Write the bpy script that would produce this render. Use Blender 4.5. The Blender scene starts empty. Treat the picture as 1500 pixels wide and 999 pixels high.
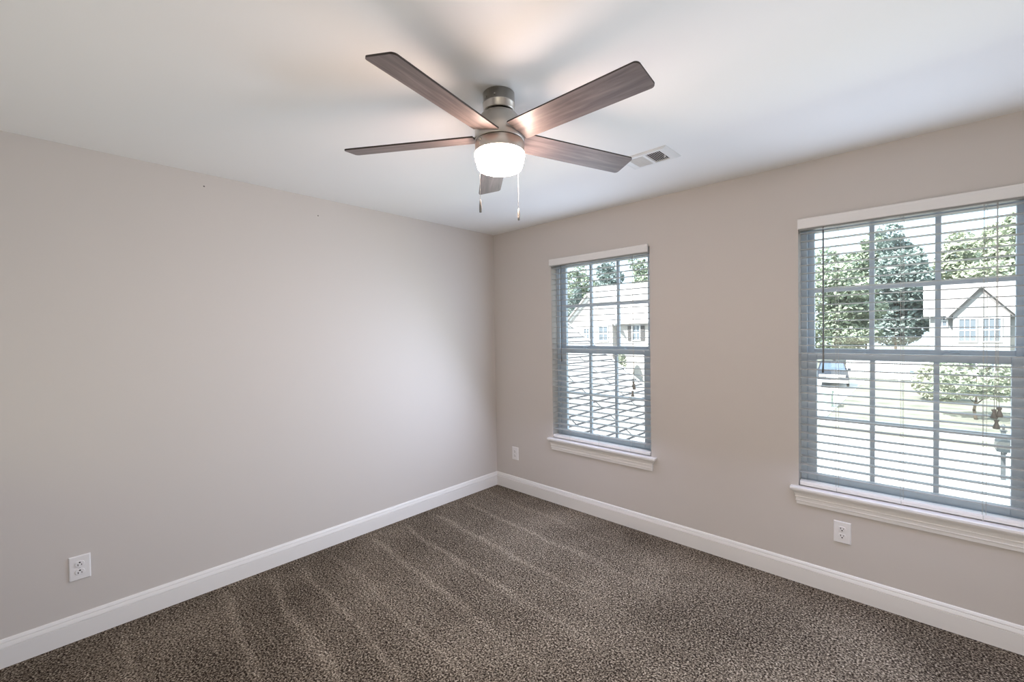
import bpy, math, random
from mathutils import Vector, Matrix
PI = math.pi
SC = bpy.context.scene
COL = SC.collection

# ------------------------------------------------------------------ camera
F = 636.337
FW = Vector((-0.68614926, 0.72720879, -0.0191463))
RT = Vector((0.72745713, 0.68599157, -0.01488934))
UP = Vector((-0.00230654, 0.02414442, 0.99970582))
CP = Vector((3.0424533, -2.9830765, 1.4882085))
cd = bpy.data.cameras.new('camera'); cam = bpy.data.objects.new('camera', cd); COL.objects.link(cam)
cd.sensor_width = 36; cd.lens = F / 1500 * 36; cd.clip_start = .05; cd.clip_end = 600
M = Matrix.Identity(4)
for i in range(3):
    M[i][0] = RT[i]; M[i][1] = UP[i]; M[i][2] = -FW[i]; M[i][3] = CP[i]
cam.matrix_world = M
SC.camera = cam
SC.view_settings.view_transform = 'Standard'
SC.view_settings.look = 'None'
SC.view_settings.gamma = 1
SC.view_settings.use_curve_mapping = False
SC.view_settings.exposure = 0.04
SC.cycles.use_denoising = True
SC.cycles.max_bounces = 12
SC.cycles.diffuse_bounces = 7
SC.cycles.transparent_max_bounces = 24
SC.cycles.sample_clamp_indirect = 6
SC.cycles.caustics_reflective = False
SC.cycles.caustics_refractive = False

# ------------------------------------------------------------------ sky, sun, added fill lamps
W = bpy.data.worlds.new('sky'); SC.world = W; W.use_nodes = True
bg = W.node_tree.nodes['Background']
bg.inputs[0].default_value = (.70, .87, 1.0, 1); bg.inputs[1].default_value = 2.6
sd = bpy.data.lights.new('sun', 'SUN'); sd.energy = 20; sd.angle = .02; sd.color = (1, .975, .94)
sun = bpy.data.objects.new('sun', sd); COL.objects.link(sun)
sun.rotation_euler = Vector((.36, .62, -.80)).to_track_quat('-Z', 'Y').to_euler()
LAMP = 92.0                       # radiance of the lit opal glass
def area(name, loc, direc, sx, sy, watts, col):
    d = bpy.data.lights.new(name, 'AREA'); d.shape = 'RECTANGLE'; d.size = sx; d.size_y = sy; d.energy = watts; d.color = col
    o = bpy.data.objects.new(name, d); COL.objects.link(o); o.location = loc
    o.rotation_euler = Vector(direc).to_track_quat('-Z', 'Y').to_euler(); return o
# added fill lamps: at the two windows, and unseen ones beside and behind the camera
for _i, _x in ((1, 1.155), (2, 2.972)):
    area('window_daylight', (_x, -.04, 1.33), (0, -1, 0), .96, 1.42, 15.5, (.66, .79, 1))  # added lamp on the room side of the blind, boosting the daylight
    area('window_skylight', (_x, -.34, 1.45), (0, -1, -.4), .96, 1.3, 6, (.92, 1, .86))  # added lamp floating in the room, tilted down to stand in for skylight
    area('window_low_daylight', (_x, -.34, 1.2), (0, -1, -.7), .96, 1.0, 12, (.62, .68, 1))  # added lamp aimed at the floor and lower walls
area('hall_light', (4.08, -1.6, .9), (-1, .5, -.1), 1.6, 1.2, 5, (1, .80, .66))  # unseen fill lamp added in front of the solid right wall, no hall there
area('rear_light', (3.0, -3.65, .9), (0, 1, .15), 1.6, 1.4, 14, (1, .94, .72))  # unseen fill lamp added at the closed back wall
area('rear_uplight', (1.2, -3.65, 1.0), (0, .5, 1), 1.6, 1.4, 3.2, (1, .98, .5))  # unseen lamp added to brighten the left part of the ceiling

# ------------------------------------------------------------------ helpers
def new_mat(name):
    m = bpy.data.materials.new(name); m.use_nodes = True
    return m, m.node_tree, m.node_tree.nodes['Principled BSDF']
def mat(name, col, rough=.5, metal=0, spec=.5, noise=None, bump=None, coat=0):
    m, t, b = new_mat(name)
    b.inputs['Base Color'].default_value = (*col, 1); b.inputs['Roughness'].default_value = rough
    b.inputs['Metallic'].default_value = metal; b.inputs['Specular IOR Level'].default_value = spec
    b.inputs['Coat Weight'].default_value = coat
    if noise or bump:
        tc = t.nodes.new('ShaderNodeTexCoord')
    if noise:                       # (scale, amount)
        n = t.nodes.new('ShaderNodeTexNoise'); n.inputs['Scale'].default_value = noise[0]; n.inputs['Detail'].default_value = 4
        t.links.new(tc.outputs['Object'], n.inputs['Vector'])
        r = t.nodes.new('ShaderNodeValToRGB')
        lo = [c * (1 - noise[1]) for c in col]; hi = [min(1, c * (1 + noise[1])) for c in col]
        r.color_ramp.elements[0].position = .3; r.color_ramp.elements[0].color = (*lo, 1)
        r.color_ramp.elements[1].position = .7; r.color_ramp.elements[1].color = (*hi, 1)
        t.links.new(n.outputs['Fac'], r.inputs['Fac']); t.links.new(r.outputs['Color'], b.inputs['Base Color'])
    if bump:                        # (scale, strength, distance)
        n2 = t.nodes.new('ShaderNodeTexNoise'); n2.inputs['Scale'].default_value = bump[0]; n2.inputs['Detail'].default_value = 3
        t.links.new(tc.outputs['Object'], n2.inputs['Vector'])
        bp = t.nodes.new('ShaderNodeBump'); bp.inputs['Strength'].default_value = bump[1]; bp.inputs['Distance'].default_value = bump[2]
        t.links.new(n2.outputs['Fac'], bp.inputs['Height']); t.links.new(bp.outputs['Normal'], b.inputs['Normal'])
    return m

class MB:
    def __init__(s): s.v = []; s.f = []; s.mi = []; s.sm = []
    def add(s, vs, fs, mi=0, smooth=False):
        n = len(s.v); s.v += [tuple(x) for x in vs]
        for f in fs: s.f.append([n + i for i in f]); s.mi.append(mi); s.sm.append(smooth)
        return s
    def box(s, a, b, mi=0):
        x0, y0, z0 = a; x1, y1, z1 = b
        vs = [(x0,y0,z0),(x1,y0,z0),(x1,y1,z0),(x0,y1,z0),(x0,y0,z1),(x1,y0,z1),(x1,y1,z1),(x0,y1,z1)]
        return s.add(vs, [(3,2,1,0),(4,5,6,7),(0,1,5,4),(1,2,6,5),(2,3,7,6),(3,0,4,7)], mi)
    def prism(s, poly, fn, a, b, mi=0, smooth=False):     # poly 2-D points, fn(u, v, t) -> point, from t=a to t=b
        n = len(poly)
        vs = [fn(u, v, a) for u, v in poly] + [fn(u, v, b) for u, v in poly]
        fs = [tuple(range(n - 1, -1, -1)), tuple(range(n, 2 * n))]
        s.add(vs, fs, mi)
        k = len(s.v) - 2 * n
        for i in range(n):
            j = (i + 1) % n
            s.f.append([k + i, k + j, k + n + j, k + n + i]); s.mi.append(mi); s.sm.append(smooth)
        return s
    def lathe(s, prof, c=(0, 0), seg=40, mi=0, close=True, smooth=True):   # prof [(r, z)]
        vs = []; fs = []
        for r, z in prof:
            for k in range(seg):
                a = 2 * PI * k / seg; vs.append((c[0] + r * math.cos(a), c[1] + r * math.sin(a), z))
        for i in range(len(prof) - 1):
            for k in range(seg):
                k2 = (k + 1) % seg
                fs.append((i*seg+k, i*seg+k2, (i+1)*seg+k2, (i+1)*seg+k))
        s.add(vs, fs, mi, smooth)
        if close:
            n = len(s.v) - len(vs)
            s.f.append([n + k for k in range(seg)][::-1]); s.mi.append(mi); s.sm.append(False)
            s.f.append([n + (len(prof)-1)*seg + k for k in range(seg)]); s.mi.append(mi); s.sm.append(False)
        return s
    def tube(s, pts, r, seg=8, mi=0):
        pts = [Vector(p) for p in pts]; vs = []; fs = []
        rs = r if isinstance(r, (list, tuple)) else [r] * len(pts)
        for i, p in enumerate(pts):
            d = (pts[min(i+1, len(pts)-1)] - pts[max(i-1, 0)]).normalized()
            a = d.orthogonal().normalized() if abs(d.z) < .99 else Vector((1, 0, 0)); b = d.cross(a)
            for k in range(seg):
                t = 2 * PI * k / seg; vs.append(p + (a * math.cos(t) + b * math.sin(t)) * rs[i])
        for i in range(len(pts) - 1):
            for k in range(seg):
                k2 = (k+1) % seg; fs.append((i*seg+k, i*seg+k2, (i+1)*seg+k2, (i+1)*seg+k))
        fs.append(tuple(range(seg))[::-1]); fs.append(tuple((len(pts)-1)*seg + k for k in range(seg)))
        return s.add(vs, fs, mi, True)
    def build(s, name, mats, parent=None, bevel=0, fix=True):
        me = bpy.data.meshes.new(name); me.from_pydata(s.v, [], s.f)
        for m in (mats if isinstance(mats, (list, tuple)) else [mats]): me.materials.append(m)
        me.polygons.foreach_set('material_index', s.mi); me.polygons.foreach_set('use_smooth', s.sm)
        if fix:
            import bmesh
            bm = bmesh.new(); bm.from_mesh(me); bmesh.ops.recalc_face_normals(bm, faces=bm.faces); bm.to_mesh(me); bm.free()
        me.update()
        o = bpy.data.objects.new(name, me); COL.objects.link(o)
        if parent: o.parent = parent
        if bevel:
            b = o.modifiers.new('bevel', 'BEVEL'); b.width = bevel; b.segments = 2; b.limit_method = 'ANGLE'; b.angle_limit = .6
            b.harden_normals = False
        return o
def tag(o, label=None, cat=None, group=None, kind=None):
    for k, x in (('label', label), ('category', cat), ('group', group), ('kind', kind)):
        if x: o[k] = x
    return o
def empty(name, loc=(0, 0, 0), rz=0):
    o = bpy.data.objects.new(name, None); COL.objects.link(o); o.location = loc; o.rotation_euler = (0, 0, rz); o.empty_display_size = .1
    return o
def struct(o): o['kind'] = 'structure'; return o
def at(px, py, Y):                 # the point at depth y = Y on the sight line of a place in the photograph
    d = FW + RT * ((px - 750) / F) - UP * ((py - 499.5) / F)
    return CP + d * ((Y - CP.y) / d.y)

# ------------------------------------------------------------------ materials
paint = mat('greige_wall_paint', (.60, .565, .535), .62, spec=.35, bump=(260, .06, .002))
ceilp = mat('white_ceiling_paint', (.86, .855, .845), .8, spec=.2, bump=(180, .05, .002))
trimw = mat('white_semi_gloss_trim', (.80, .785, .77), .32, spec=.45)
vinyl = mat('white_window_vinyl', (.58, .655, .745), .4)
slatm = mat('white_blind_slat', (.46, .472, .485), .45)  # white slats greyed; their shade against the bright windows is put into the colour
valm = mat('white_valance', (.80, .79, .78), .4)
cordm = mat('blind_cord', (.62, .62, .6), .8)
wandm = mat('grey_wand', (.16, .17, .18), .25)
tasm = mat('tassel_plastic', (.30, .30, .28), .5)
plastic = mat('white_outlet_plastic', (.80, .79, .79), .3)
dark = mat('dark_slot', (.012, .012, .012), .6)
nickel = mat('brushed_nickel', (.56, .53, .49), .34, metal=1, bump=(300, .03, .001))
nickd = mat('dark_gap_metal', (.05, .045, .04), .5, metal=.6)
blackedge = mat('dark_blade_edge', (.028, .018, .013), .5)
tile = mat('roof_metal', (.5, .5, .5), .5)

def wood_mat():
    m, t, b = new_mat('grey_brown_wood_grain')
    tc = t.nodes.new('ShaderNodeTexCoord'); mp = t.nodes.new('ShaderNodeMapping')
    mp.inputs['Scale'].default_value = (3.2, 46, 46)
    t.links.new(tc.outputs['Object'], mp.inputs['Vector'])
    n = t.nodes.new('ShaderNodeTexNoise'); n.inputs['Scale'].default_value = 1; n.inputs['Detail'].default_value = 6; n.inputs['Roughness'].default_value = .62; n.inputs['Distortion'].default_value = .6
    t.links.new(mp.outputs['Vector'], n.inputs['Vector'])
    r = t.nodes.new('ShaderNodeValToRGB'); e = r.color_ramp.elements
    e[0].position = .28; e[0].color = (.070, .053, .049, 1); e[1].position = .72; e[1].color = (.225, .182, .168, 1)
    x = e.new(.5); x.color = (.145, .114, .105, 1)
    t.links.new(n.outputs['Fac'], r.inputs['Fac']); t.links.new(r.outputs['Color'], b.inputs['Base Color'])
    b.inputs['Roughness'].default_value = .42; b.inputs['Specular IOR Level'].default_value = .35
    bp = t.nodes.new('ShaderNodeBump'); bp.inputs['Strength'].default_value = .12; bp.inputs['Distance'].default_value = .002
    t.links.new(n.outputs['Fac'], bp.inputs['Height']); t.links.new(bp.outputs['Normal'], b.inputs['Normal'])
    return m
wood = wood_mat()

def glass_mat():
    m = bpy.data.materials.new('window_glass'); m.use_nodes = True; t = m.node_tree; t.nodes.clear()
    o = t.nodes.new('ShaderNodeOutputMaterial'); mx = t.nodes.new('ShaderNodeMixShader')
    tr = t.nodes.new('ShaderNodeBsdfTransparent'); tr.inputs[0].default_value = (.97, .985, .985, 1)
    g = t.nodes.new('ShaderNodeBsdfGlossy'); g.inputs['Roughness'].default_value = .02
    mx.inputs[0].default_value = .05
    t.links.new(tr.outputs[0], mx.inputs[1]); t.links.new(g.outputs[0], mx.inputs[2]); t.links.new(mx.outputs[0], o.inputs[0])
    return m
glass = glass_mat()

def opal_mat():
    m, t, b = new_mat('lit_opal_glass')
    b.inputs['Base Color'].default_value = (.9, .88, .85, 1); b.inputs['Roughness'].default_value = .2
    b.inputs['Emission Color'].default_value = (1, .75, .64, 1); b.inputs['Emission Strength'].default_value = LAMP
    return m
opal = opal_mat()

STRIPES = [(-.22, .55, .03), (-.51, .9, .028), (-.84, 1, .03), (-1.13, 1, .03), (-1.41, 1, .03), (-1.69, .6, .028), (-1.90, .8, .03), (-2.10, 1, .035), (-2.335, 1, .035), (-2.765, .8, .03)]
def carpet_mat():
    m, t, b = new_mat('brown_frieze_carpet'); N = t.nodes.new; L = t.links.new
    tc = N('ShaderNodeTexCoord')
    def math_(op, a, b_=None, c=None):
        n = N('ShaderNodeMath'); n.operation = op
        for i, x in enumerate((a, b_, c)):
            if x is None: continue
            if isinstance(x, (int, float)): n.inputs[i].default_value = x
            else: L(x, n.inputs[i])
        return n.outputs[0]
    def noise(scale, detail=2, rough=.5):
        n = N('ShaderNodeTexNoise'); n.inputs['Scale'].default_value = scale; n.inputs['Detail'].default_value = detail; n.inputs['Roughness'].default_value = rough
        L(tc.outputs['Object'], n.inputs['Vector']); return n.outputs['Fac']
    sep = N('ShaderNodeSeparateXYZ'); L(tc.outputs['Object'], sep.inputs[0]); X, Y = sep.outputs[0], sep.outputs[1]
    wob = math_('MULTIPLY', math_('SUBTRACT', noise(2.3, 3), .5), .13)
    fine = math_('MULTIPLY', math_('SUBTRACT', noise(60, 2), .5), .05)
    y2 = math_('ADD', math_('ADD', math_('ADD', Y, math_('MULTIPLY', X, .062)), wob), fine)
    u = math_('DIVIDE', math_('ADD', y2, 3.2), 3.2)
    r = N('ShaderNodeValToRGB'); e = r.color_ramp.elements
    pts = []
    for c, a, w in sorted(STRIPES):
        pts += [(c - w, 0), (c, a), (c + w * 1.15, 0)]
    e[0].position = (pts[0][0] + 3.2) / 3.2; e[0].color = (0, 0, 0, 1)
    e[1].position = (pts[-1][0] + 3.2) / 3.2; e[1].color = (0, 0, 0, 1)
    for p_, a in pts[1:-1]:
        q = e.new((p_ + 3.2) / 3.2); q.color = (a, a, a, 1)
    L(u, r.inputs['Fac'])
    def ramp(x, a, b_):
        n = N('ShaderNodeMapRange'); n.interpolation_type = 'SMOOTHSTEP'; n.inputs['From Min'].default_value = a; n.inputs['From Max'].default_value = b_
        L(x, n.inputs['Value']); return n.outputs['Result']
    xm = math_('ADD', X, math_('MULTIPLY', math_('SUBTRACT', noise(1.7, 2), .5), 1.4))
    mask = math_('MULTIPLY', ramp(X, .06, .2), ramp(xm, 2.1, 1.2))
    stripe = math_('MULTIPLY', r.outputs['Color'], mask)
    patch = noise(1.5, 3, .55)
    # tufts
    tn = noise(115, 3, .6)
    vz = N('ShaderNodeTexVoronoi'); vz.inputs['Scale'].default_value = 150; L(tc.outputs['Object'], vz.inputs['Vector'])
    h = math_('ADD', tn, math_('MULTIPLY', math_('SUBTRACT', vz.outputs['Distance'], .4), -.22))
    h = math_('ADD', h, math_('MULTIPLY', math_('SUBTRACT', patch, .5), .17))
    h = math_('ADD', h, math_('MULTIPLY', stripe, .060))
    cr = N('ShaderNodeValToRGB'); e = cr.color_ramp.elements
    e[0].position = .38; e[0].color = (.016, .010, .006, 1)
    e[1].position = .72; e[1].color = (.60, .515, .415, 1)
    q = e.new(.50); q.color = (.150, .120, .090, 1)
    q = e.new(.60); q.color = (.305, .254, .197, 1)
    L(h, cr.inputs['Fac']); L(cr.outputs['Color'], b.inputs['Base Color'])
    b.inputs['Roughness'].default_value = .95; b.inputs['Specular IOR Level'].default_value = .1
    bp = N('ShaderNodeBump'); bp.inputs['Strength'].default_value = .9; bp.inputs['Distance'].default_value = .006
    L(h, bp.inputs['Height']); L(bp.outputs['Normal'], b.inputs['Normal'])
    return m
carpet = carpet_mat()

# ------------------------------------------------------------------ room shell
RX, RY, HC, T = 4.12, -3.72, 2.44, .16
OPS = [(.703, 1.607, .551, 2.10), (2.520, 3.424, .551, 2.10)]
struct(MB().box((-T, RY - T, -.12), (RX + T, T, 0)).build('floor', carpet))
struct(MB().box((-T, RY - T, HC), (RX + T, T, HC + .12)).build('ceiling', ceilp))
wl = struct(MB().box((-T, RY, 0), (0, T, HC)).build('wall_left', paint))
m = MB()
xs = [-0.0, OPS[0][0], OPS[0][1], OPS[1][0], OPS[1][1], RX + T]
m.box((0, 0, 0), (xs[1], T, HC)); m.box((xs[2], 0, 0), (xs[3], T, HC)); m.box((xs[4], 0, 0), (xs[5], T, HC))
for x0, x1, z0, z1 in OPS:
    m.box((x0, 0, 0), (x1, T, z0)); m.box((x0, 0, z1), (x1, T, HC))
struct(m.build('wall_front', paint))
# wall behind the camera and wall on the right
m = MB(); m.box((-T, RY - T, 0), (RX + T, RY, HC))
struct(m.build('wall_back', paint))
m = MB(); m.box((RX, RY, 0), (RX + T, 0, HC))
struct(m.build('wall_right', paint))

# nail holes left in the wall
for i, (y, z) in enumerate(((-2.352, 2.367), (-1.696, 2.318))):
    b = MB().lathe([(.0045, 0), (.003, .0012), (.0005, .0014)], seg=10, mi=0)
    o = b.build('nail_hole', mat('nail_hole_shade', (.16, .14, .13), .8), wl)
    o.location = (.0, y, z); o.rotation_euler = (0, PI/2, 0)

BB = [(0, 0), (.0150, 0), (.0150, .0885), (.0105, .0895), (.0105, .0925), (.0148, .0940), (.0100, .1105), (.0062, .1112), (.0062, .1140), (.0096, .1150), (.0050, .1255), (.0020, .1275), (0, .1275)]
struct(MB().prism(BB, lambda u, v, t: (u, t, v), RY, 0).build('baseboard_left', trimw))
struct(MB().prism(BB, lambda u, v, t: (t, -u, v), 0, RX).build('baseboard_front', trimw))
struct(MB().prism(BB, lambda u, v, t: (RX - u, t, v), RY, 0).build('baseboard_right', trimw))
mb_ = MB().prism(BB, lambda u, v, t: (t, RY + u, v), 0, RX)
struct(mb_.build('baseboard_back', trimw))

# ------------------------------------------------------------------ windows
def window(n, x0, x1, z0, z1, gl, gl_up):
    zs = .568                                     # top of the stool
    root = struct(empty('window_%d' % n, (x0, 0, 0)))
    P = lambda mb, name, mt, par=root, bv=0: mb.build(name, mt, par, bv)
    ox = -x0                                       # children live in the empty's frame
    def B(m, a, b): return m.box((a[0] + ox, a[1], a[2]), (b[0] + ox, b[1], b[2]))
    # outer frame
    m = MB(); fy0, fy1 = .078, .150; fw = .030
    B(m, (x0, fy0, zs), (x0 + fw, fy1, z1)); B(m, (x1 - fw, fy0, zs), (x1, fy1, z1))
    B(m, (x0 + fw, fy0, z1 - .028), (x1 - fw, fy1, z1)); B(m, (x0 + fw, fy0, zs), (x1 - fw, fy1, .592))
    P(m, 'window_frame', vinyl)
    def sash(name, ya, yb, xa, xb, za, zb, bt, tp, side, rows):
        m = MB()
        ga, gb = xa + side, xb - side; zg0, zg1 = za + bt, zb - tp
        B(m, (xa, ya, za), (ga, yb, zb)); B(m, (gb, ya, za), (xb, yb, zb))
        B(m, (ga, ya, za), (gb, yb, zg0)); B(m, (ga, ya, zg1), (gb, yb, zb))
        s = P(m, name, vinyl, root, .003)
        mm = MB(); w = (gb - ga); yc = (ya + yb) / 2
        for k in (1, 2):
            xc = ga + w * k / 3; B(mm, (xc - .011, yc - .011, zg0), (xc + .011, yc + .009, zg1))
        zc = rows; B(mm, (ga, yc - .010, zc - .011), (gb, yc + .008, zc + .011))
        P(mm, 'muntin_grid', vinyl, s)
        g = MB(); B(g, (ga - .004, yc - .002, zg0 - .004), (gb + .004, yc + .002, zg1 + .004)); P(g, 'glass_pane', glass, s)
        return s
    ga, gb = gl; ua, ub = gl_up
    lo = sash('lower_sash', .086, .114, x0 + fw, x1 - fw, .590, 1.340, .640 - .590 - .008, 1.340 - 1.305, ga - (x0 + fw), .962)
    up = sash('upper_sash', .116, .144, x0 + fw, x1 - fw, 1.318, z1 - .028, 1.368 - 1.318, .026, ua - (x0 + fw), 1.708)
    for dx in (-.182, .178):                       # two cam locks on the meeting rail
        xc = (x0 + x1) / 2 + dx + ox
        q = MB(); pts = []
        for k in range(13):
            a = PI * k / 12; pts.append((xc + .030 * math.cos(a), .012 * math.sin(a)))
        q.prism(pts, lambda u, v, t: (u, .098 - t, 1.340 + v * 1.2), -.014, .012)
        q.tube([(xc - .005, .092, 1.352), (xc + .028, .082, 1.356)], .004, 6)
        P(q, 'sash_lock', vinyl, lo)
    # stool and apron
    m = MB(); st = [(-.0385, .5535), (-.0385, .566), (-.036, .568), (.079, .568), (.079, .552), (-.036, .5515)]
    xa, xb = x0 - .038, x1 + .045
    pl = [(-.0385, .5535), (-.0385, .5655), (-.036, .568), (0, .568), (0, .5515), (-.0365, .5515)]
    m.prism(pl, lambda u, v, t: (t + ox, u, v), xa, xb)
    m.box((x0 + ox, 0, .5515), (x1 + ox, .079, .568))
    P(m, 'window_stool', trimw, root, .0015)
    prof = [(.0330, .5515), (.0325, .546), (.0285, .541), (.0215, .533), (.0170, .522), (.0150, .513), (.0168, .511), (.0168, .5075), (.0135, .5055), (.0130, .490), (.0142, .4885), (.0142, .4850), (.0110, .4830), (.0100, .466)]
    pm = prof[0][0]; vs = []; fs = []
    for pr, z in prof:
        l_, r_ = x0 - .032 + (pm - pr) + ox, x1 + .036 - (pm - pr) + ox
        vs += [(l_, 0, z), (l_, -pr, z), (r_, -pr, z), (r_, 0, z)]
    for i in range(len(prof) - 1):
        for k in range(3): fs.append((4*i+k, 4*i+k+1, 4*i+k+5, 4*i+k+4))
    fs.append((0, 1, 2, 3)); k = 4 * (len(prof) - 1); fs.append((k, k+1, k+2, k+3))
    m = MB().add(vs, fs); P(m, 'window_apron', trimw)
    return root
window(1, *OPS[0], (.795, 1.512), (.775, 1.535))
window(2, *OPS[1], (2.596, 3.345), (2.581, 3.360))

# ------------------------------------------------------------------ blinds
def blind(x0, x1, label, wand_x, lads, cord_x, tassels):
    root = tag(empty('window_blind', (x0, 0, .574)), label, 'window blind', 'white slatted blinds in the window openings')
    ox, oz = -x0, -.574
    def P(m, name, mt, par=root, bv=0):
        m.v = [(a + ox, b, c + oz) for a, b, c in m.v]; return m.build(name, mt, par, bv)
    xa, xb = x0 + .006, x1 - .006
    # valance board standing proud of the wall, with its face and two short returns
    m = MB(); pv = [(-.027, 2.0570), (-.0285, 2.062), (-.0285, 2.100), (-.0265, 2.109), (-.0285, 2.1135), (-.0185, 2.1135), (-.0185, 2.0570)]
    m.prism(pv, lambda u, v, t: (t, u, v), x0 + .001, x1 - .002)
    m.box((x0 + .001, -.019, 2.057), (x0 + .010, .0, 2.1135))
    P(m, 'valance', valm, root, .001)
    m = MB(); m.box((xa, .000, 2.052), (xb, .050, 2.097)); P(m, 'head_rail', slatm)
    # slats, each a shallow arched strip
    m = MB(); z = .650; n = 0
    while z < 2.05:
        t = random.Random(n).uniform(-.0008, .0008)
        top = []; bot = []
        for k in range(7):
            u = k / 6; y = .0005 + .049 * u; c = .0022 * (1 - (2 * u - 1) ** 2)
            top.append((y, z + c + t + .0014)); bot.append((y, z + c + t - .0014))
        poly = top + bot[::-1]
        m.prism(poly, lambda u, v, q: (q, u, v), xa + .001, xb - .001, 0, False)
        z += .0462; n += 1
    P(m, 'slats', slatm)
    m = MB(); pr = [(-.001, .577), (-.0015, .590), (.003, .5985), (.010, .600), (.042, .600), (.048, .597), (.050, .590), (.050, .578), (.046, .574), (.004, .574)]
    m.prism(pr, lambda u, v, q: (q, u, v), xa, xb); P(m, 'bottom_rail', valm)
    for lx in lads:
        m = MB()
        for dx, y in ((-.006, -.0012), (.006, -.0012), (0, .0512)):
            m.tube([(lx + dx, y, 2.052), (lx + dx, y, .600)], .0008, 5)
        zz = .6475
        while zz < 2.04:
            m.tube([(lx, -.001, zz), (lx, .051, zz)], .0006, 4); zz += .0462
        m.tube([(lx - .003, -.0020, .596), (lx - .003, -.0024, .572)], .0016, 6)
        P(m, 'ladder_cord', cordm)
    w = MB(); wy = -.009
    w.tube([(wand_x, .002, 2.056), (wand_x, wy, 2.050), (wand_x, wy, 2.036)], .0022, 6)
    w.tube([(wand_x, wy, 2.038), (wand_x, wy, 1.95), (wand_x + .0005, wy, 1.30), (wand_x - .002, wy, 1.237)], [.0038, .0042, .0042, .0048], 6)
    P(w, 'tilt_wand', wandm)
    for i, (dx, z) in enumerate(tassels):
        c = MB(); x = cord_x; y = -.004 - .003 * i
        c.tube([(x + dx * .15, y, 2.055), (x + dx * .3, y - .001, 1.6), (x + dx * .6, y - .002, 1.25), (x + dx, y - .003, z)], .0010, 5)
        co = P(c, 'lift_cord', cordm)
        tz = MB().lathe([(.003, .004), (.0085, .003), (.0085, -.003), (.0055, -.008), (.0065, -.014), (.0115, -.030), (.0125, -.036), (.0105, -.039)], seg=16)
        t = tz.build('tassel', tasm, co); t.location = (x + dx + ox, y - .003, z + oz)
    return root
blind(OPS[0][0], OPS[0][1], 'white slatted blind on the fully visible window next to the room corner', .815, (.888, 1.168, 1.448), 1.478, ((-.002, 1.106), (.005, 1.090), (-.006, 1.036)))
blind(OPS[1][0], OPS[1][1], 'white slatted blind on the large window that the photo edge cuts off', 2.640, (2.702, 2.970, 3.257), 3.293, ((-.007, 1.098), (.009, 1.108), (0, 1.052)))

# ------------------------------------------------------------------ outlets
def outlet(name_label, loc, rz, flip=1):
    r = tag(empty('wall_outlet', loc, rz), name_label, 'outlet', 'white duplex wall outlets')
    W_, H_ = .0400, .0610                          # local: x right, z up, -y into the room
    m = MB(); m.box((-W_, 0, -H_), (W_, .0, H_))
    vs = [(-W_, 0, -H_), (W_, 0, -H_), (W_, 0, H_), (-W_, 0, H_), (-W_ + .004, -.0065, -H_ + .004), (W_ - .004, -.0065, -H_ + .004), (W_ - .004, -.0065, H_ - .004), (-W_ + .004, -.0065, H_ - .004)]
    m = MB().add(vs, [(0,1,2,3),(4,5,6,7),(0,1,5,4),(1,2,6,5),(2,3,7,6),(3,0,4,7)])
    m.build('cover_plate', plastic, r, .0015)
    for s in (1, -1):
        zc = s * .0195
        pts = []
        for k in range(32):
            a = 2 * PI * k / 32; x = .0172 * math.cos(a); z = max(-.0135, min(.0135, .0172 * math.sin(a))); pts.append((x, z))
        q = MB().prism(pts, lambda u, v, t: (u, t, v + zc), -.009, -.004); rc = q.build('receptacle', plastic, r, .0006)
        g = MB(); g.box((-.0080, -.0094, zc + flip * .0035 - .0048), (-.0052, -.0085, zc + flip * .0035 + .0048)); g.box((.0052, -.0094, zc + flip * .0035 - .0036), (.0076, -.0085, zc + flip * .0035 + .0036))
        hp = [(.003 * math.cos(2*PI*k/12), .003 * math.sin(2*PI*k/12)) for k in range(12)]
        g.prism(hp, lambda u, v, t: (u * 1.15, t, v * 1.15 + zc - flip * .0078), -.0094, -.0085)
        g.build('socket_slots', dark, rc)
    sm = MB(); hp = [(.0034 * math.cos(2*PI*k/14), .0034 * math.sin(2*PI*k/14)) for k in range(14)]
    sm.prism(hp, lambda u, v, t: (u, t, v), -.0080, -.006); sm.box((-.0026, -.0083, -.0005), (.0026, -.0078, .0005), 1)
    sm.build('screw', [plastic, dark], r)
    return r
outlet('white wall outlet low on the long left wall above the baseboard', (0, -2.9135, .3545), PI / 2, -1)
outlet('white wall outlet below the sill of the large cut-off window', (2.7245, 0, .3545), 0)
outlet('small white wall outlet between the room corner and the fully visible window', (.2515, 0, .3485), 0)

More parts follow.
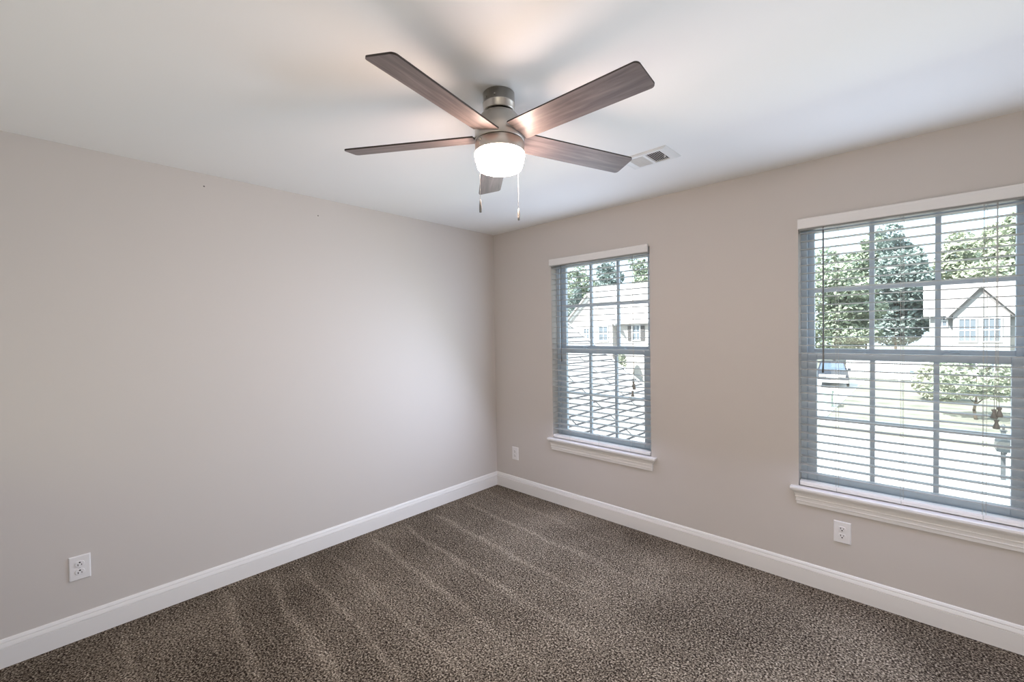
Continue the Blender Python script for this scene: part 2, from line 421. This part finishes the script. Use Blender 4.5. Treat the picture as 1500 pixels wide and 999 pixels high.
# ------------------------------------------------------------------ ceiling vent
def vent():
    x0, x1, y0, y1 = 1.811, 2.085, -.797, -.602; zc = HC
    r = tag(empty('ceiling_vent', ((x0 + x1) / 2, (y0 + y1) / 2, zc)), 'white metal air vent with two louvre banks on the ceiling', 'air vent')
    cx, cy = (x0 + x1) / 2, (y0 + y1) / 2
    fx0, fx1, fy0, fy1 = .091, .091, .070, .070
    hx, hy = (x1 - x0) / 2, (y1 - y0) / 2
    ix, iy = .091, .069                              # half size of the louvre field
    m = MB()
    ring = [(hx, hy, 0), (hx - .002, hy - .002, -.003), (hx - .020, hy - .012, -.009), (ix, iy, -.009), (ix, iy, -.001)]
    vs = []; fs = []
    for a, b, c in ring: vs += [(-a, -b, c), (a, -b, c), (a, b, c), (-a, b, c)]
    for i in range(len(ring) - 1):
        for k in range(4): fs.append((4*i+k, 4*i+(k+1) % 4, 4*i+4+(k+1) % 4, 4*i+4+k))
    m.add(vs, fs); m.box((-.007, -iy, -.0092), (.007, iy, -.002))
    m.build('frame', mat('white_vent_metal', (.78, .78, .77), .4), r)
    MB().box((-ix, -iy, -.0012), (ix, iy, -.0004)).build('backing', dark, r)
    vm = mat('vent_louvre_metal', (.70, .67, .63), .45)
    for s, nm in ((1, 'louvre_bank'), (-1, 'louvre_bank')):
        q = MB(); n = 8
        for k in range(n):
            xc = s * (.007 + .084 * (k + .5) / n)
            # blades lean towards the middle bar, so one bank shows its slots and the other its faces
            a, b = (xc + .0036 * s, -.0088), (xc - .0044 * s, -.0016)
            q.add([(a[0], -iy, a[1]), (a[0], iy, a[1]), (b[0], iy, b[1]), (b[0], -iy, b[1]),
                   (a[0] + .0026, -iy, a[1]), (a[0] + .0026, iy, a[1]), (b[0] + .0026, iy, b[1]), (b[0] + .0026, -iy, b[1])],
                  [(0,1,2,3),(4,5,6,7),(0,1,5,4),(2,3,7,6),(0,3,7,4),(1,2,6,5)])
        q.build(nm, vm, r)
    l = MB().box((ix - .012, .010, -.016), (ix - .004, .016, -.002)); l.build('damper_lever', plastic, r)
    return r
vent()

# ------------------------------------------------------------------ ceiling fan
def fan():
    ax = Vector((1.8112, -1.7338, 0)); r = tag(empty('ceiling_fan', (ax.x, ax.y, HC)), 'five-blade ceiling fan with grey wood blades and lit white glass bowl', 'ceiling fan')
    z = lambda q: q - HC
    c = MB().lathe([(.061, 0), (.063, -.001), (.063, z(2.400)), (.0645, z(2.399)), (.0645, z(2.395)), (.063, z(2.394)), (.063, z(2.372)), (.060, z(2.369)), (.050, z(2.369)), (.050, z(2.38))], seg=56)
    co = c.build('canopy', nickel, r)
    for a in (150, 215, 262, 300):
        s = MB(); s.lathe([(.0035, 0), (.0035, .002), (.002, .003)], seg=10); so = s.build('canopy_screw', nickel, co)
        an = math.radians(a); so.location = (.0628 * math.cos(an), .0628 * math.sin(an), z(2.412)); so.rotation_euler = (0, PI/2, an)
    MB().lathe([(.040, z(2.39)), (.040, z(2.355))], seg=40).build('hanger_neck', nickd, r)
    h = MB().lathe([(.030, z(2.366)), (.050, z(2.366)), (.0515, z(2.3645)), (.060, z(2.3615)), (.070, z(2.356)), (.0785, z(2.346)), (.086, z(2.331)), (.093, z(2.313)), (.0965, z(2.300)), (.0985, z(2.292)), (.0985, z(2.253)), (.0970, z(2.2505)), (.090, z(2.2505))], seg=64)
    h.build('motor_housing', nickel, r)
    MB().lathe([(.0945, z(2.256)), (.0945, z(2.238))], seg=48).build('dark_gap', nickd, r)
    g = MB().lathe([(.090, z(2.2470)), (.0975, z(2.2470)), (.0985, z(2.2455)), (.0985, z(2.2065)), (.0975, z(2.205)), (.088, z(2.205))], seg=64)
    g.build('light_kit_ring', nickel, r)
    b = MB().lathe([(.0985, z(2.2050)), (.1000, z(2.2010)), (.1000, z(2.1960)), (.0980, z(2.1850)), (.0930, z(2.1640)), (.0895, z(2.1510)), (.0878, z(2.1465)), (.0850, z(2.1437)), (.0800, z(2.1422)), (.0600, z(2.1412)), (.0300, z(2.1405)), (.002, z(2.1402))], seg=64)
    b.build('glass_bowl', opal, r)
    # blades
    zb, hw, hwi, pit, ph, R, r0, tz = 2.26666, .0603, .0577, -.2236, -1.30378, .6349, .098, .02345
    da = (-.0349, .0271, -.0071, -.0255, .0404)
    rc = .016; out = []
    def corner(cx, cy, a0, a1, rad, n=6):
        return [(cx + rad * math.cos(a0 + (a1 - a0) * k / n), cy + rad * math.sin(a0 + (a1 - a0) * k / n)) for k in range(n + 1)]
    out = [(r0, -hwi), ] + corner(R - rc, -hw + rc, -PI/2, 0, rc) + corner(R - rc, hw - rc, 0, PI/2, rc) + [(r0, hwi)]
    th = .0060
    base = None
    for i in range(5):
        if base is None:
            m = MB(); n = len(out)
            vs = [(u, v, 0) for u, v in out] + [(u, v, th) for u, v in out]
            m.add(vs, [tuple(range(n))[::-1], tuple(range(n, 2 * n))], 0)
            k0 = len(m.v) - 2 * n
            for k in range(n):
                j = (k + 1) % n; m.f.append([k0 + k, k0 + j, k0 + n + j, k0 + n + k]); m.mi.append(1); m.sm.append(False)
            o = m.build('blade', [wood, blackedge], r)
            q = MB(); q.box((.060, -.020, th), (.150, .020, th + .004)); q.box((.085, -.034, .001), (.101, -.010, .005 + th))
            br = q.build('blade_iron', nickel, o); base = (o, br)
        else:
            o = base[0].copy(); COL.objects.link(o); o.parent = r
            br = base[1].copy(); COL.objects.link(br); br.parent = o
        a = ph + i * 2 * PI / 5 + da[i]
        o.matrix_local = Matrix.Translation((0, 0, z(zb))) @ Matrix.Rotation(a, 4, 'Z') @ Matrix.Rotation(math.atan(tz), 4, 'Y') @ Matrix.Rotation(pit, 4, 'X')
    # pull chains
    u = Vector((CP.x - ax.x, CP.y - ax.y, 0)).normalized(); lt = Vector((-u.y, u.x, 0))
    for lat, nr, zt, zp0, zp1 in ((-.0745, .068, 2.236, 1.998, 1.953), (.0735, -.066, 2.236, 2.003, 1.957)):
        p0 = lt * lat + u * nr
        d = p0.normalized()
        c = MB(); q0 = d * .0975
        c.tube([(q0.x, q0.y, z(zt)), (p0.x * 1.02, p0.y * 1.02, z(zt))], .0045, 10)
        zz = zt
        c.tube([(p0.x * 1.03, p0.y * 1.03, z(zt)), (p0.x * 1.03, p0.y * 1.03, z(zp0))], .0008, 6)
        while zz > zp0:
            c.lathe([(.0003, z(zz + .0014)), (.0013, z(zz)), (.0003, z(zz - .0014))], (p0.x * 1.03, p0.y * 1.03), 6, 0, False); zz -= .0042
        ch = c.build('pull_chain', nickel, r)
        k = MB().lathe([(.0012, z(zp0 + .003)), (.0028, z(zp0)), (.0048, z(zp0 - .018)), (.0052, z(zp0 - .032)), (.0046, z(zp1)), (.001, z(zp1 - .001))], (p0.x * 1.03, p0.y * 1.03), 14)
        k.build('pull_handle', mat('pewter_handle', (.20, .195, .18), .45, metal=.4), ch)
    return r
fan()

# ------------------------------------------------------------------ outside: ground
GZ = -2.95
lawn = mat('sunlit_lawn', (.165, .168, .138), .95, spec=.1, noise=(.9, .22))
pave = mat('pale_concrete', (.62, .60, .57), .9, spec=.1, noise=(1.3, .06))
struct(MB().box((-90, .4, GZ - .3), (70, 140, GZ)).build('ground', lawn))
m = MB(); m.box((-90, 12.2, GZ - .1), (70, 20.2, GZ + .02)); struct(m.build('road', pave))
m = MB(); m.box((-4.4, 20.2, GZ - .1), (-.4, 44, GZ + .03)); struct(m.build('driveway', pave))
m = MB(); m.box((-90, 21.6, GZ - .1), (70, 22.8, GZ + .025)); struct(m.build('path', pave))

# ------------------------------------------------------------------ the neighbouring wing with its shingled roof
def shingle_mat():
    m, t, b = new_mat('pale_asphalt_shingles')
    tc = t.nodes.new('ShaderNodeTexCoord'); br = t.nodes.new('ShaderNodeTexBrick')
    mp = t.nodes.new('ShaderNodeMapping'); mp.inputs['Scale'].default_value = (1, 1, 1)
    t.links.new(tc.outputs['UV'], mp.inputs['Vector'])
    br.inputs['Color1'].default_value = (.46, .44, .42, 1); br.inputs['Color2'].default_value = (.36, .345, .33, 1); br.inputs['Mortar'].default_value = (.045, .045, .05, 1)
    br.inputs['Scale'].default_value = 1; br.inputs['Mortar Size'].default_value = .024; br.inputs['Brick Width'].default_value = 2.6; br.inputs['Row Height'].default_value = .23
    t.links.new(mp.outputs['Vector'], br.inputs['Vector']); t.links.new(br.outputs['Color'], b.inputs['Base Color'])
    b.inputs['Roughness'].default_value = .9; b.inputs['Specular IOR Level'].default_value = .1
    return m
shing = shingle_mat()
brick = mat('pale_house_wall', (.42, .39, .37), .8, noise=(3, .12))
siding = mat('white_house_siding', (.30, .295, .29), .7)
roofm = mat('grey_house_shingles', (.40, .38, .37), .9, noise=(4, .15))
wtrim = mat('white_house_trim', (.7, .7, .7), .5)
frieze = mat('taupe_frieze_board', (.20, .185, .18), .8)
hwin = mat('pale_house_window', (.13, .15, .17), .15)
shut = mat('dark_shutter', (.06, .055, .055), .6)
fol = mat('green_foliage', (.28, .325, .24), .8, spec=.2, noise=(.6, .45))
fol2 = mat('blue_green_foliage', (.215, .265, .245), .8, spec=.2, noise=(.5, .5))
fol3 = mat('yellow_green_foliage', (.37, .40, .30), .8, spec=.2, noise=(.8, .35))
bark = mat('brown_bark', (.10, .075, .055), .9)

def wing():
    Y1 = 8.2
    A, Bp = at(886, 517, Y1), at(945, 565, Y1)       # two points on the front rake
    k = (Bp.z - A.z) / (Bp.x - A.x)
    rx, ex = A.x - 2.2, Bp.x + 1.25                   # ridge and eave
    zr = A.z + k * (rx - A.x); ze = A.z + k * (ex - A.x)
    r = tag(empty('roof_wing', (rx, .3, GZ)), 'pale shingled wing roof sloping just outside the window next to the corner', 'roof')
    me_v = []
    o = (rx, .3, GZ)
    y0, y1 = .45 - .3, Y1 - .3
    def S(m, v): return m.add([(a - o[0], b - o[1] , c - o[2]) for a, b, c in v], [(0,1,2,3),(4,5,6,7),(0,1,5,4),(1,2,6,5),(2,3,7,6),(3,0,4,7)])
    ya, yb = .45, Y1
    m = MB(); th = .12
    S(m, [(rx, ya, zr), (ex, ya, ze), (ex, yb, ze), (rx, yb, zr), (rx, ya, zr - th), (ex, ya, ze - th), (ex, yb, ze - th), (rx, yb, zr - th)])
    lx = 2 * rx - ex
    S(m, [(rx, ya, zr), (lx, ya, ze), (lx, yb, ze), (rx, yb, zr), (rx, ya, zr - th), (lx, ya, ze - th), (lx, yb, ze - th), (rx, yb, zr - th)])
    ro = m.build('roof_shingles', shing, r)
    uv = ro.data.uv_layers.new(name='UVMap'); sl = math.hypot(1, k)
    for l in ro.data.loops:
        p = ro.data.vertices[l.vertex_index].co; uv.data[l.index].uv = (p.y, abs(p.x) * sl)
    m = MB(); m.add([(lx + .3 - o[0], 0, 0), (ex - .3 - o[0], 0, 0), (ex - .3 - o[0], 0, ze - .3 - GZ), (0, 0, zr - .3 - GZ), (lx + .3 - o[0], 0, ze - .3 - GZ)], [])
    pl = [(lx + .3 - o[0], 0), (ex - .3 - o[0], 0), (ex - .3 - o[0], ze - k * .3 * -1 - GZ - .14), (0, zr - GZ - .14), (lx + .3 - o[0], ze + .3 * abs(k) - GZ - .14)]
    m = MB().prism(pl, lambda u, v, t: (u, t, v), .2, y1 - .3); m.build('wing_wall', siding, r)
    f = MB(); n = .22
    for e in (ex, lx):
        S(f, [(rx, yb, zr + .01), (e, yb, ze + .01), (e, yb + .04, ze + .01), (rx, yb + .04, zr + .01), (rx, yb, zr - n), (e, yb, ze - n), (e, yb + .04, ze - n), (rx, yb + .04, zr - n)])
    f.build('rake_board', wtrim, r)
wing()

# ------------------------------------------------------------------ houses across the street
def house_window(par, o, x, z, w, h, y, shutters=True, bars=2):
    m = MB(); t = .09
    m.box((x - w/2 - t, y - .08, z - t), (x - w/2, y + .02, z + h + t)); m.box((x + w/2, y - .08, z - t), (x + w/2 + t, y + .02, z + h + t))
    m.box((x - w/2, y - .08, z - t), (x + w/2, y + .02, z)); m.box((x - w/2, y - .08, z + h), (x + w/2, y + .02, z + h + t))
    m.box((x - w/2, y - .05, z + h/2 - .04), (x + w/2, y + .02, z + h/2 + .04))
    for k in range(1, bars + 1):
        xc = x - w/2 + w * k / (bars + 1); m.box((xc - .02, y - .04, z), (xc + .02, y + .02, z + h))
    f = m.build('window', wtrim, par)
    MB().box((x - w/2, y - .02, z), (x + w/2, y + .01, z + h)).build('pane', hwin, f)
    if shutters:
        for sx in (-1, 1):
            xc = x + sx * (w/2 + t + .2); s = MB().box((xc - .18, y - .06, z - .05), (xc + .18, y + .01, z + h + .05))
            s.build('shutter', shut, f)
def house(label, x0, x1, y, depth, eave, ridge, gx0, gx1, gpk, wins, wallm, rakem):
    r = tag(empty('house', ((x0 + x1) / 2, y, GZ)), label, 'house')
    cx = (x0 + x1) / 2; X = lambda v: v - cx; Z = lambda v: v - GZ
    m = MB(); ga, gb, gc = X(gx0), X(gx1), (X(gx0) + X(gx1)) / 2
    m.prism([(0, 0), (depth, 0), (depth, Z(eave)), (depth/2, Z(ridge) - .15), (0, Z(eave))], lambda u, v, t: (t, u, v), X(x0), X(x1))
    m.prism([(ga, 0), (gb, 0), (gb, Z(eave)), (gc, Z(gpk) - .1), (ga, Z(eave))], lambda u, v, t: (u, t, v), -.7, depth/2)
    m.build('wall', wallm, r)
    rf = MB(); th = .16; ov = .45
    k = (ridge - eave) / (depth / 2)
    for s in (0, 1):
        e = -ov if s == 0 else depth + ov; ze = Z(eave) - k * ov
        a, b = X(x0) - ov, X(x1) + ov
        rf.add([(a, e, ze), (b, e, ze), (b, depth/2, Z(ridge)), (a, depth/2, Z(ridge)), (a, e, ze - th), (b, e, ze - th), (b, depth/2, Z(ridge) - th), (a, depth/2, Z(ridge) - th)],
               [(0,1,2,3),(4,5,6,7),(0,1,5,4),(1,2,6,5),(2,3,7,6),(3,0,4,7)])
    kg = (gpk - eave) / (gb - gc); yb_ = min(depth/2, (gpk - eave) / k)
    for s in (-1, 1):
        e = gc + s * (gb - gc + ov); ze = Z(eave) - kg * ov
        rf.add([(gc, -1.05, Z(gpk)), (e, -1.05, ze), (e, .6, ze), (gc, yb_, Z(gpk)), (gc, -1.05, Z(gpk) - th), (e, -1.05, ze - th), (e, .6, ze - th), (gc, yb_, Z(gpk) - th)],
               [(0,1,2,3),(4,5,6,7),(0,1,5,4),(1,2,6,5),(2,3,7,6),(3,0,4,7)])
    rf.build('roof', roofm, r)
    fb = MB()
    for s in (-1, 1):
        e = gc + s * (gb - gc + ov - .1); ze = Z(eave) - kg * (ov - .1); n = .42
        fb.add([(gc, -.74, Z(gpk) - .12), (e, -.74, ze - .12), (e, -.70, ze - .12), (gc, -.70, Z(gpk) - .12), (gc, -.74, Z(gpk) - .12 - n), (e, -.74, ze - .12 - n * .6), (e, -.70, ze - .12 - n * .6), (gc, -.70, Z(gpk) - .12 - n)],
               [(0,1,2,3),(4,5,6,7),(0,1,5,4),(1,2,6,5),(2,3,7,6),(3,0,4,7)])
    fb.build('rake_board', rakem, r)
    for (wx, wz, w, h, yy, sh, bars) in wins: house_window(r, None, X(wx), Z(wz), w, h, yy, sh, bars)
    return r
def pz(px, py, Y): return at(px, py, Y).z
def pxx(px, py, Y): return at(px, py, Y).x
Y2 = 50
house('white two-storey house with a front gable seen through the large window', pxx(1363, 470, Y2), pxx(1600, 470, Y2), Y2, 9, pz(1400, 455, Y2), pz(1430, 409, Y2 + 4.5),
      pxx(1396, 455, Y2 - .7), pxx(1480, 455, Y2 - .7), pz(1437, 417, Y2 - .7),
      [(pxx(1417, 480, 49.3), pz(1417, 500, 49.3), .95, 1.85, -.7, False, 2), (pxx(1453, 480, 49.3), pz(1453, 500, 49.3), .95, 1.85, -.7, False, 2),
       (pxx(1417, 480, 49.3), GZ + .7, .95, 1.6, -.7, False, 2), (pxx(1453, 480, 49.3), GZ + .7, .95, 1.6, -.7, False, 2), (pxx(1380, 475, 50), pz(1380, 478, 50), .55, .95, 0, False, 1)], siding, frieze)
Y1 = 33
house('pale house with steep gable and dark shutters seen through the corner window', pxx(835, 470, Y1), pxx(1010, 470, Y1), Y1, 10, pz(880, 468, Y1), pz(900, 418, Y1 + 5),
      pxx(832, 468, Y1 - .7), pxx(897, 468, Y1 - .7), pz(864, 430, Y1 - .7),
      [(pxx(859.5, 490, 32.3), pz(860, 497, 32.3), .55, 1.0, -.7, False, 1), (pxx(884, 490, 32.3), pz(884, 499, 32.3), .9, 1.3, -.7, False, 1),
       (pxx(932, 485, 33), pz(932, 498, 33), .68, 1.3, 0, True, 1)], brick, wtrim)

# ------------------------------------------------------------------ trees and shrubs
def leaves(rng, n, blobs, size, flat=.6):
    m = MB()
    for i in range(n):
        c, rad = rng.choices(blobs, [b[1][0] * b[1][1] * b[1][2] for b in blobs])[0]
        while True:
            p = Vector((rng.uniform(-1, 1), rng.uniform(-1, 1), rng.uniform(-1, 1)))
            if .25 < p.length < 1: break
        p = p * (p.length ** -.45)
        if p.length > 1: p.normalize()
        p = Vector((c[0] + p.x * rad[0], c[1] + p.y * rad[1], c[2] + p.z * rad[2]))
        s = size * rng.uniform(.55, 1.3)
        a = Vector((rng.gauss(0, 1), rng.gauss(0, 1), rng.gauss(0, .5))).normalized(); b = a.cross(Vector((rng.gauss(0, 1), rng.gauss(0, 1), rng.gauss(0, 1)))).normalized()
        q = a.cross(b) * s * .25
        m.add([p - a * s, p - b * s * flat + q, p + a * s, p + b * s * flat + q], [(0, 1, 2), (0, 2, 3)])
    return m
def tree(name, label, cat, base, trunk_h, blobs, n, size, fm, seed, group=None, tr=.16):
    rng = random.Random(seed)
    r = tag(empty(name, base), label, cat, group)
    leaves(rng, n, blobs, size).build('foliage', fm, r, fix=False)
    t = MB(); top = max(b[0][2] for b in blobs)
    t.tube([(0, 0, -.05), (rng.uniform(-.1, .1), 0, trunk_h * .5), (0, rng.uniform(-.1, .1), trunk_h), (0, 0, top)], [tr, tr * .8, tr * .6, tr * .25], 8)
    for c, rad in blobs:
        if trunk_h > .5: t.tube([(0, 0, trunk_h * .8), (c[0] * .6, c[1] * .6, c[2] * .8 + trunk_h * .1), (c[0], c[1], c[2])], [tr * .4, tr * .25, tr * .08], 6)
    t.build('trunk', bark, r)
    return r
def crown(rng, w, h, z0, n):
    out = []
    for i in range(n):
        f = (i + .5) / n; z = z0 + h * f; rr = w * (.55 + .45 * math.sin(PI * min(1, f * .9 + .12))) * (1 - .35 * f)
        a = rng.uniform(0, 2 * PI); d = rr * .45
        out.append(((d * math.cos(a), d * math.sin(a), z), (rr * .7, rr * .7, h / n * 1.25)))
    return out
R0 = random.Random(4)
G = 'trees beyond the street'
for i, (px, Y, top, w, fm, lab, nm) in enumerate([
    (1222, 62, 372, 5.2, fol, 'rounded green tree behind the parked car, seen through the large window', 'broad_tree'),
    (1312, 76, 336, 5.6, fol2, 'tall dense tree beside the white house, tallest through the large window', 'tall_tree'),
    (1268, 94, 352, 6.4, fol, 'green tree standing back between the rounded tree and the tall dense tree', 'broad_tree'),
    (1420, 98, 345, 6.6, fol3, 'pale green tree rising over the left end of the white house roof ridge', 'broad_tree'),
    (1478, 122, 318, 8.0, fol3, 'pale green tree rising highest over the white house roof', 'broad_tree'),
    (843, 44, 425, 1.9, fol2, 'dark conifer beside the gable of the dark-shuttered house', 'conifer'),
    (848, 84, 395, 6.5, fol, 'hazy tree over the left rake of the steep-gabled house', 'broad_tree'),
    (893, 108, 385, 7.5, fol2, 'hazy tree over the middle of the steep-gabled house roof', 'broad_tree'),
    (935, 82, 378, 6.5, fol, 'hazy tree over the right end of the steep-gabled house roof', 'broad_tree')]):
    P = at(px, 480, Y); zt = at(px, top, Y).z; h = zt - GZ
    tree(nm, lab, 'tree', (P.x, P.y, GZ), h * .22, crown(R0, w, h * .84, h * .16, 11), 9000, .25 * (Y / 60), fm, 20 + i, G)
b = at(1373, 592, 33); 
tree('round_bush', 'round green bush on the lawn in front of the white house', 'bush', (b.x, 33, GZ), .3, [((0, 0, 1.15), (1.15, 1.1, 1.15)), ((.2, -.2, .8), (1.0, 1.0, .8))], 2600, .13, fol3, 71)
b = at(1430, 617, 27)
tree('young_tree', 'young loose-leaved tree on the lawn behind the hanging blind tassels', 'tree', (b.x, 27, GZ), .9, [((0, 0, 2.1), (1.5, 1.3, 1.1)), ((-.8, 0, 1.5), (1.0, .9, .6)), ((.9, .2, 1.6), (.9, .9, .7))], 1500, .13, fol, 72, None, .07)
b = at(905, 512, 31)
tree('slim_shrub', 'slim bright green shrub between the windows of the steep-gabled house', 'bush', (b.x, 31.5, GZ), .3, [((0, 0, 1.6), (.5, .4, 1.6)), ((0, 0, 2.3), (.35, .35, .9))], 900, .10, fol3, 73)
b = at(928, 560, 22)
tree('low_hedge', 'low pale green hedge beyond the edge of the shingled wing', 'bush', (b.x, 22, GZ), .2, [((-1.2, 0, .7), (1.5, .9, .7)), ((1.2, 0, .7), (1.5, .9, .7))], 2200, .11, fol3, 74)

# ------------------------------------------------------------------ parked vehicle
def vehicle():
    p = at(1219, 566, 38.5)
    r = tag(empty('parked_car', (p.x, 38.5, GZ + .03), math.radians(7)), 'dark pickup-like car parked on the driveway, seen through the large window', 'car')
    body = mat('dark_blue_car_paint', (.018, .022, .032), .5, spec=.25); gl = mat('car_glass', (.07, .10, .15), .2); ch = mat('car_chrome', (.7, .7, .72), .2, metal=.9); rub = mat('tyre_rubber', (.02, .02, .02), .8)
    # side outline: local y forward is -y (nose towards the street), z up
    side = [(-2.45, .45), (-2.5, .8), (-2.4, 1.05), (-1.25, 1.17), (-.75, 1.18), (.05, 1.18), (2.35, 1.15), (2.42, .7), (2.38, .45)]
    m = MB().prism(side, lambda u, v, t: (t, u, v), -.95, .95); m.build('body', body, r, .05)
    cab = [(-.95, 1.17), (-.25, 1.74), (.2, 1.80), (1.9, 1.78), (2.25, 1.17)]
    m = MB()
    vs = [(-.90, u, v) if v < 1.2 else (-.74, u, v) for u, v in cab] + [(.90, u, v) if v < 1.2 else (.74, u, v) for u, v in cab]
    n = len(cab); m.add(vs, [tuple(range(n))[::-1], tuple(range(n, 2*n))] + [(i, (i+1) % n, n + (i+1) % n, n + i) for i in range(n)]); m.build('cabin', body, r, .03)
    w = MB(); w.add([(-.80, -.93, 1.22), (.80, -.93, 1.22), (.68, -.32, 1.70), (-.68, -.32, 1.70), (-.80, -.90, 1.20), (.80, -.90, 1.20), (.68, -.29, 1.68), (-.68, -.29, 1.68)], [(0,1,2,3),(4,5,6,7),(0,1,5,4),(1,2,6,5),(2,3,7,6),(3,0,4,7)]); w.build('windscreen', gl, r)
    for s in (-1, 1):
        w = MB(); w.add([(s*.905, -.6, 1.22), (s*.905, 1.9, 1.22), (s*.775, 1.75, 1.68), (s*.775, -.15, 1.68), (s*.88, -.6, 1.2), (s*.88, 1.9, 1.2), (s*.75, 1.75, 1.66), (s*.75, -.15, 1.66)], [(0,1,2,3),(4,5,6,7),(0,1,5,4),(1,2,6,5),(2,3,7,6),(3,0,4,7)]); w.build('side_window', gl, r)
        MB().box((s*.58 - .2, -2.54, .82), (s*.58 + .2, -2.44, 1.0)).build('headlight', mat('headlight_glass', (.8, .8, .8), .1), r, .02)
        MB().box((s*1.02 - .1, -.75, 1.2), (s*1.02 + .1, -.62, 1.36)).build('side_mirror', body, r, .02)
        for yy in (-1.55, 1.5):
            t = MB().prism([(.38 * math.cos(2*PI*k/24), .38 * math.sin(2*PI*k/24)) for k in range(24)], lambda u, v, q: (q, u + yy, v + .38), s * .99 - .13, s * .99 + .01, 0, True); wo = t.build('wheel', rub, r)
            MB().prism([(.22 * math.cos(2*PI*k/16), .22 * math.sin(2*PI*k/16)) for k in range(16)], lambda u, v, q: (q, u + yy, v + .38), s * 1.0 - .02, s * 1.0 + .02).build('hubcap', ch, wo)
    g = MB(); g.box((-.36, -2.53, .72), (.36, -2.46, 1.02)); g.build('grille', ch, r)
    g = MB(); g.box((-.96, -2.62, .42), (.96, -2.42, .64)); g.build('bumper', ch, r, .03)
vehicle()

# ------------------------------------------------------------------ yard things
b = at(1467, 738, 15.9)
def mailbox():
    r = tag(empty('mailbox', (b.x, 15.6, GZ)), 'grey mailbox on a finial-topped post by the street', 'mailbox')
    wp = mat('grey_post_paint', (.05, .058, .063), .6); gm = mat('grey_mailbox_metal', (.022, .03, .034), .6)
    m = MB(); m.box((-.05, -.05, 0), (.05, .05, 1.42)); m.box((-.07, -.07, 1.42), (.07, .07, 1.46)); m.build('post', wp, r)
    MB().lathe([(.02, 1.46), (.03, 1.49), (.05, 1.54), (.04, 1.59), (.008, 1.63)], seg=16).build('finial', wp, r)
    m = MB(); m.box((-.04, -.42, .84), (.04, .18, .90)); m.build('bracket_arm', wp, r)
    pl = [(-.17, .90), (.17, .90)] + [(.17 * math.cos(PI * k / 12), 1.10 + .15 * math.sin(PI * k / 12)) for k in range(13)]
    MB().prism(pl, lambda u, v, t: (u, t, v), -.48, .10).build('letter_box', gm, r)
mailbox()
b2 = at(1205, 612, 27)
r = tag(empty('utility_box', (b2.x, 27, GZ)), 'pale green utility box standing on the lawn by the driveway', 'utility box')
ug = mat('utility_green', (.28, .36, .30), .6)
m = MB(); m.box((-.45, -.4, 0), (.45, .4, .75)); m.build('cabinet', ug, r, .02)
m = MB(); m.prism([(-.45, .75), (.45, .75), (.45, .85), (-.45, .98)], lambda u, v, t: (t, u, v), -.48, .48); m.build('lid', ug, r)
b3 = at(1341, 562, 42)
r = tag(empty('trash_bin', (b3.x, 43, GZ)), 'blue-grey wheeled bin against the white house side', 'bin')
bm_ = mat('bin_plastic', (.22, .28, .34), .6)
m = MB(); m.add([(-.26, -.28, .05), (.26, -.28, .05), (.26, .28, .05), (-.26, .28, .05), (-.33, -.36, 1.0), (.33, -.36, 1.0), (.33, .36, 1.0), (-.33, .36, 1.0)], [(3,2,1,0),(4,5,6,7),(0,1,5,4),(1,2,6,5),(2,3,7,6),(3,0,4,7)]); m.build('bin_body', bm_, r)
m = MB(); m.prism([(-.4, 1.0), (.38, 1.0), (.38, 1.05), (0, 1.12), (-.4, 1.06)], lambda u, v, t: (t, u, v), -.36, .36); m.build('lid', bm_, r)
for s in (-1, 1):
    m = MB().prism([(.12 * math.cos(2*PI*k/14), .12 * math.sin(2*PI*k/14)) for k in range(14)], lambda u, v, q: (q, u + .28, v + .12), s * .3 - .03, s * .3 + .03)
    m.build('wheel', dark, r)
p0, p1 = at(1241, 560, 45), at(1360, 560, 45)
r = tag(empty('picket_fence', (p0.x, 45, GZ)), 'white board fence behind the lawn left of the white house', 'fence')
m = MB(); x = 0; fm = wtrim
while x < p1.x - p0.x:
    m.box((x, -.01, .08), (x + .13, .01, 1.75)); x += .15
m.build('boards', fm, r)
m = MB(); m.box((0, .01, .4), (p1.x - p0.x, .06, .5)); m.box((0, .01, 1.4), (p1.x - p0.x, .06, 1.5)); m.build('rails', fm, r)
for k in range(4):
    x = (p1.x - p0.x) * k / 3; MB().box((x - .06, -.06, 0), (x + .06, .06, 1.9)).build('post', fm, r)
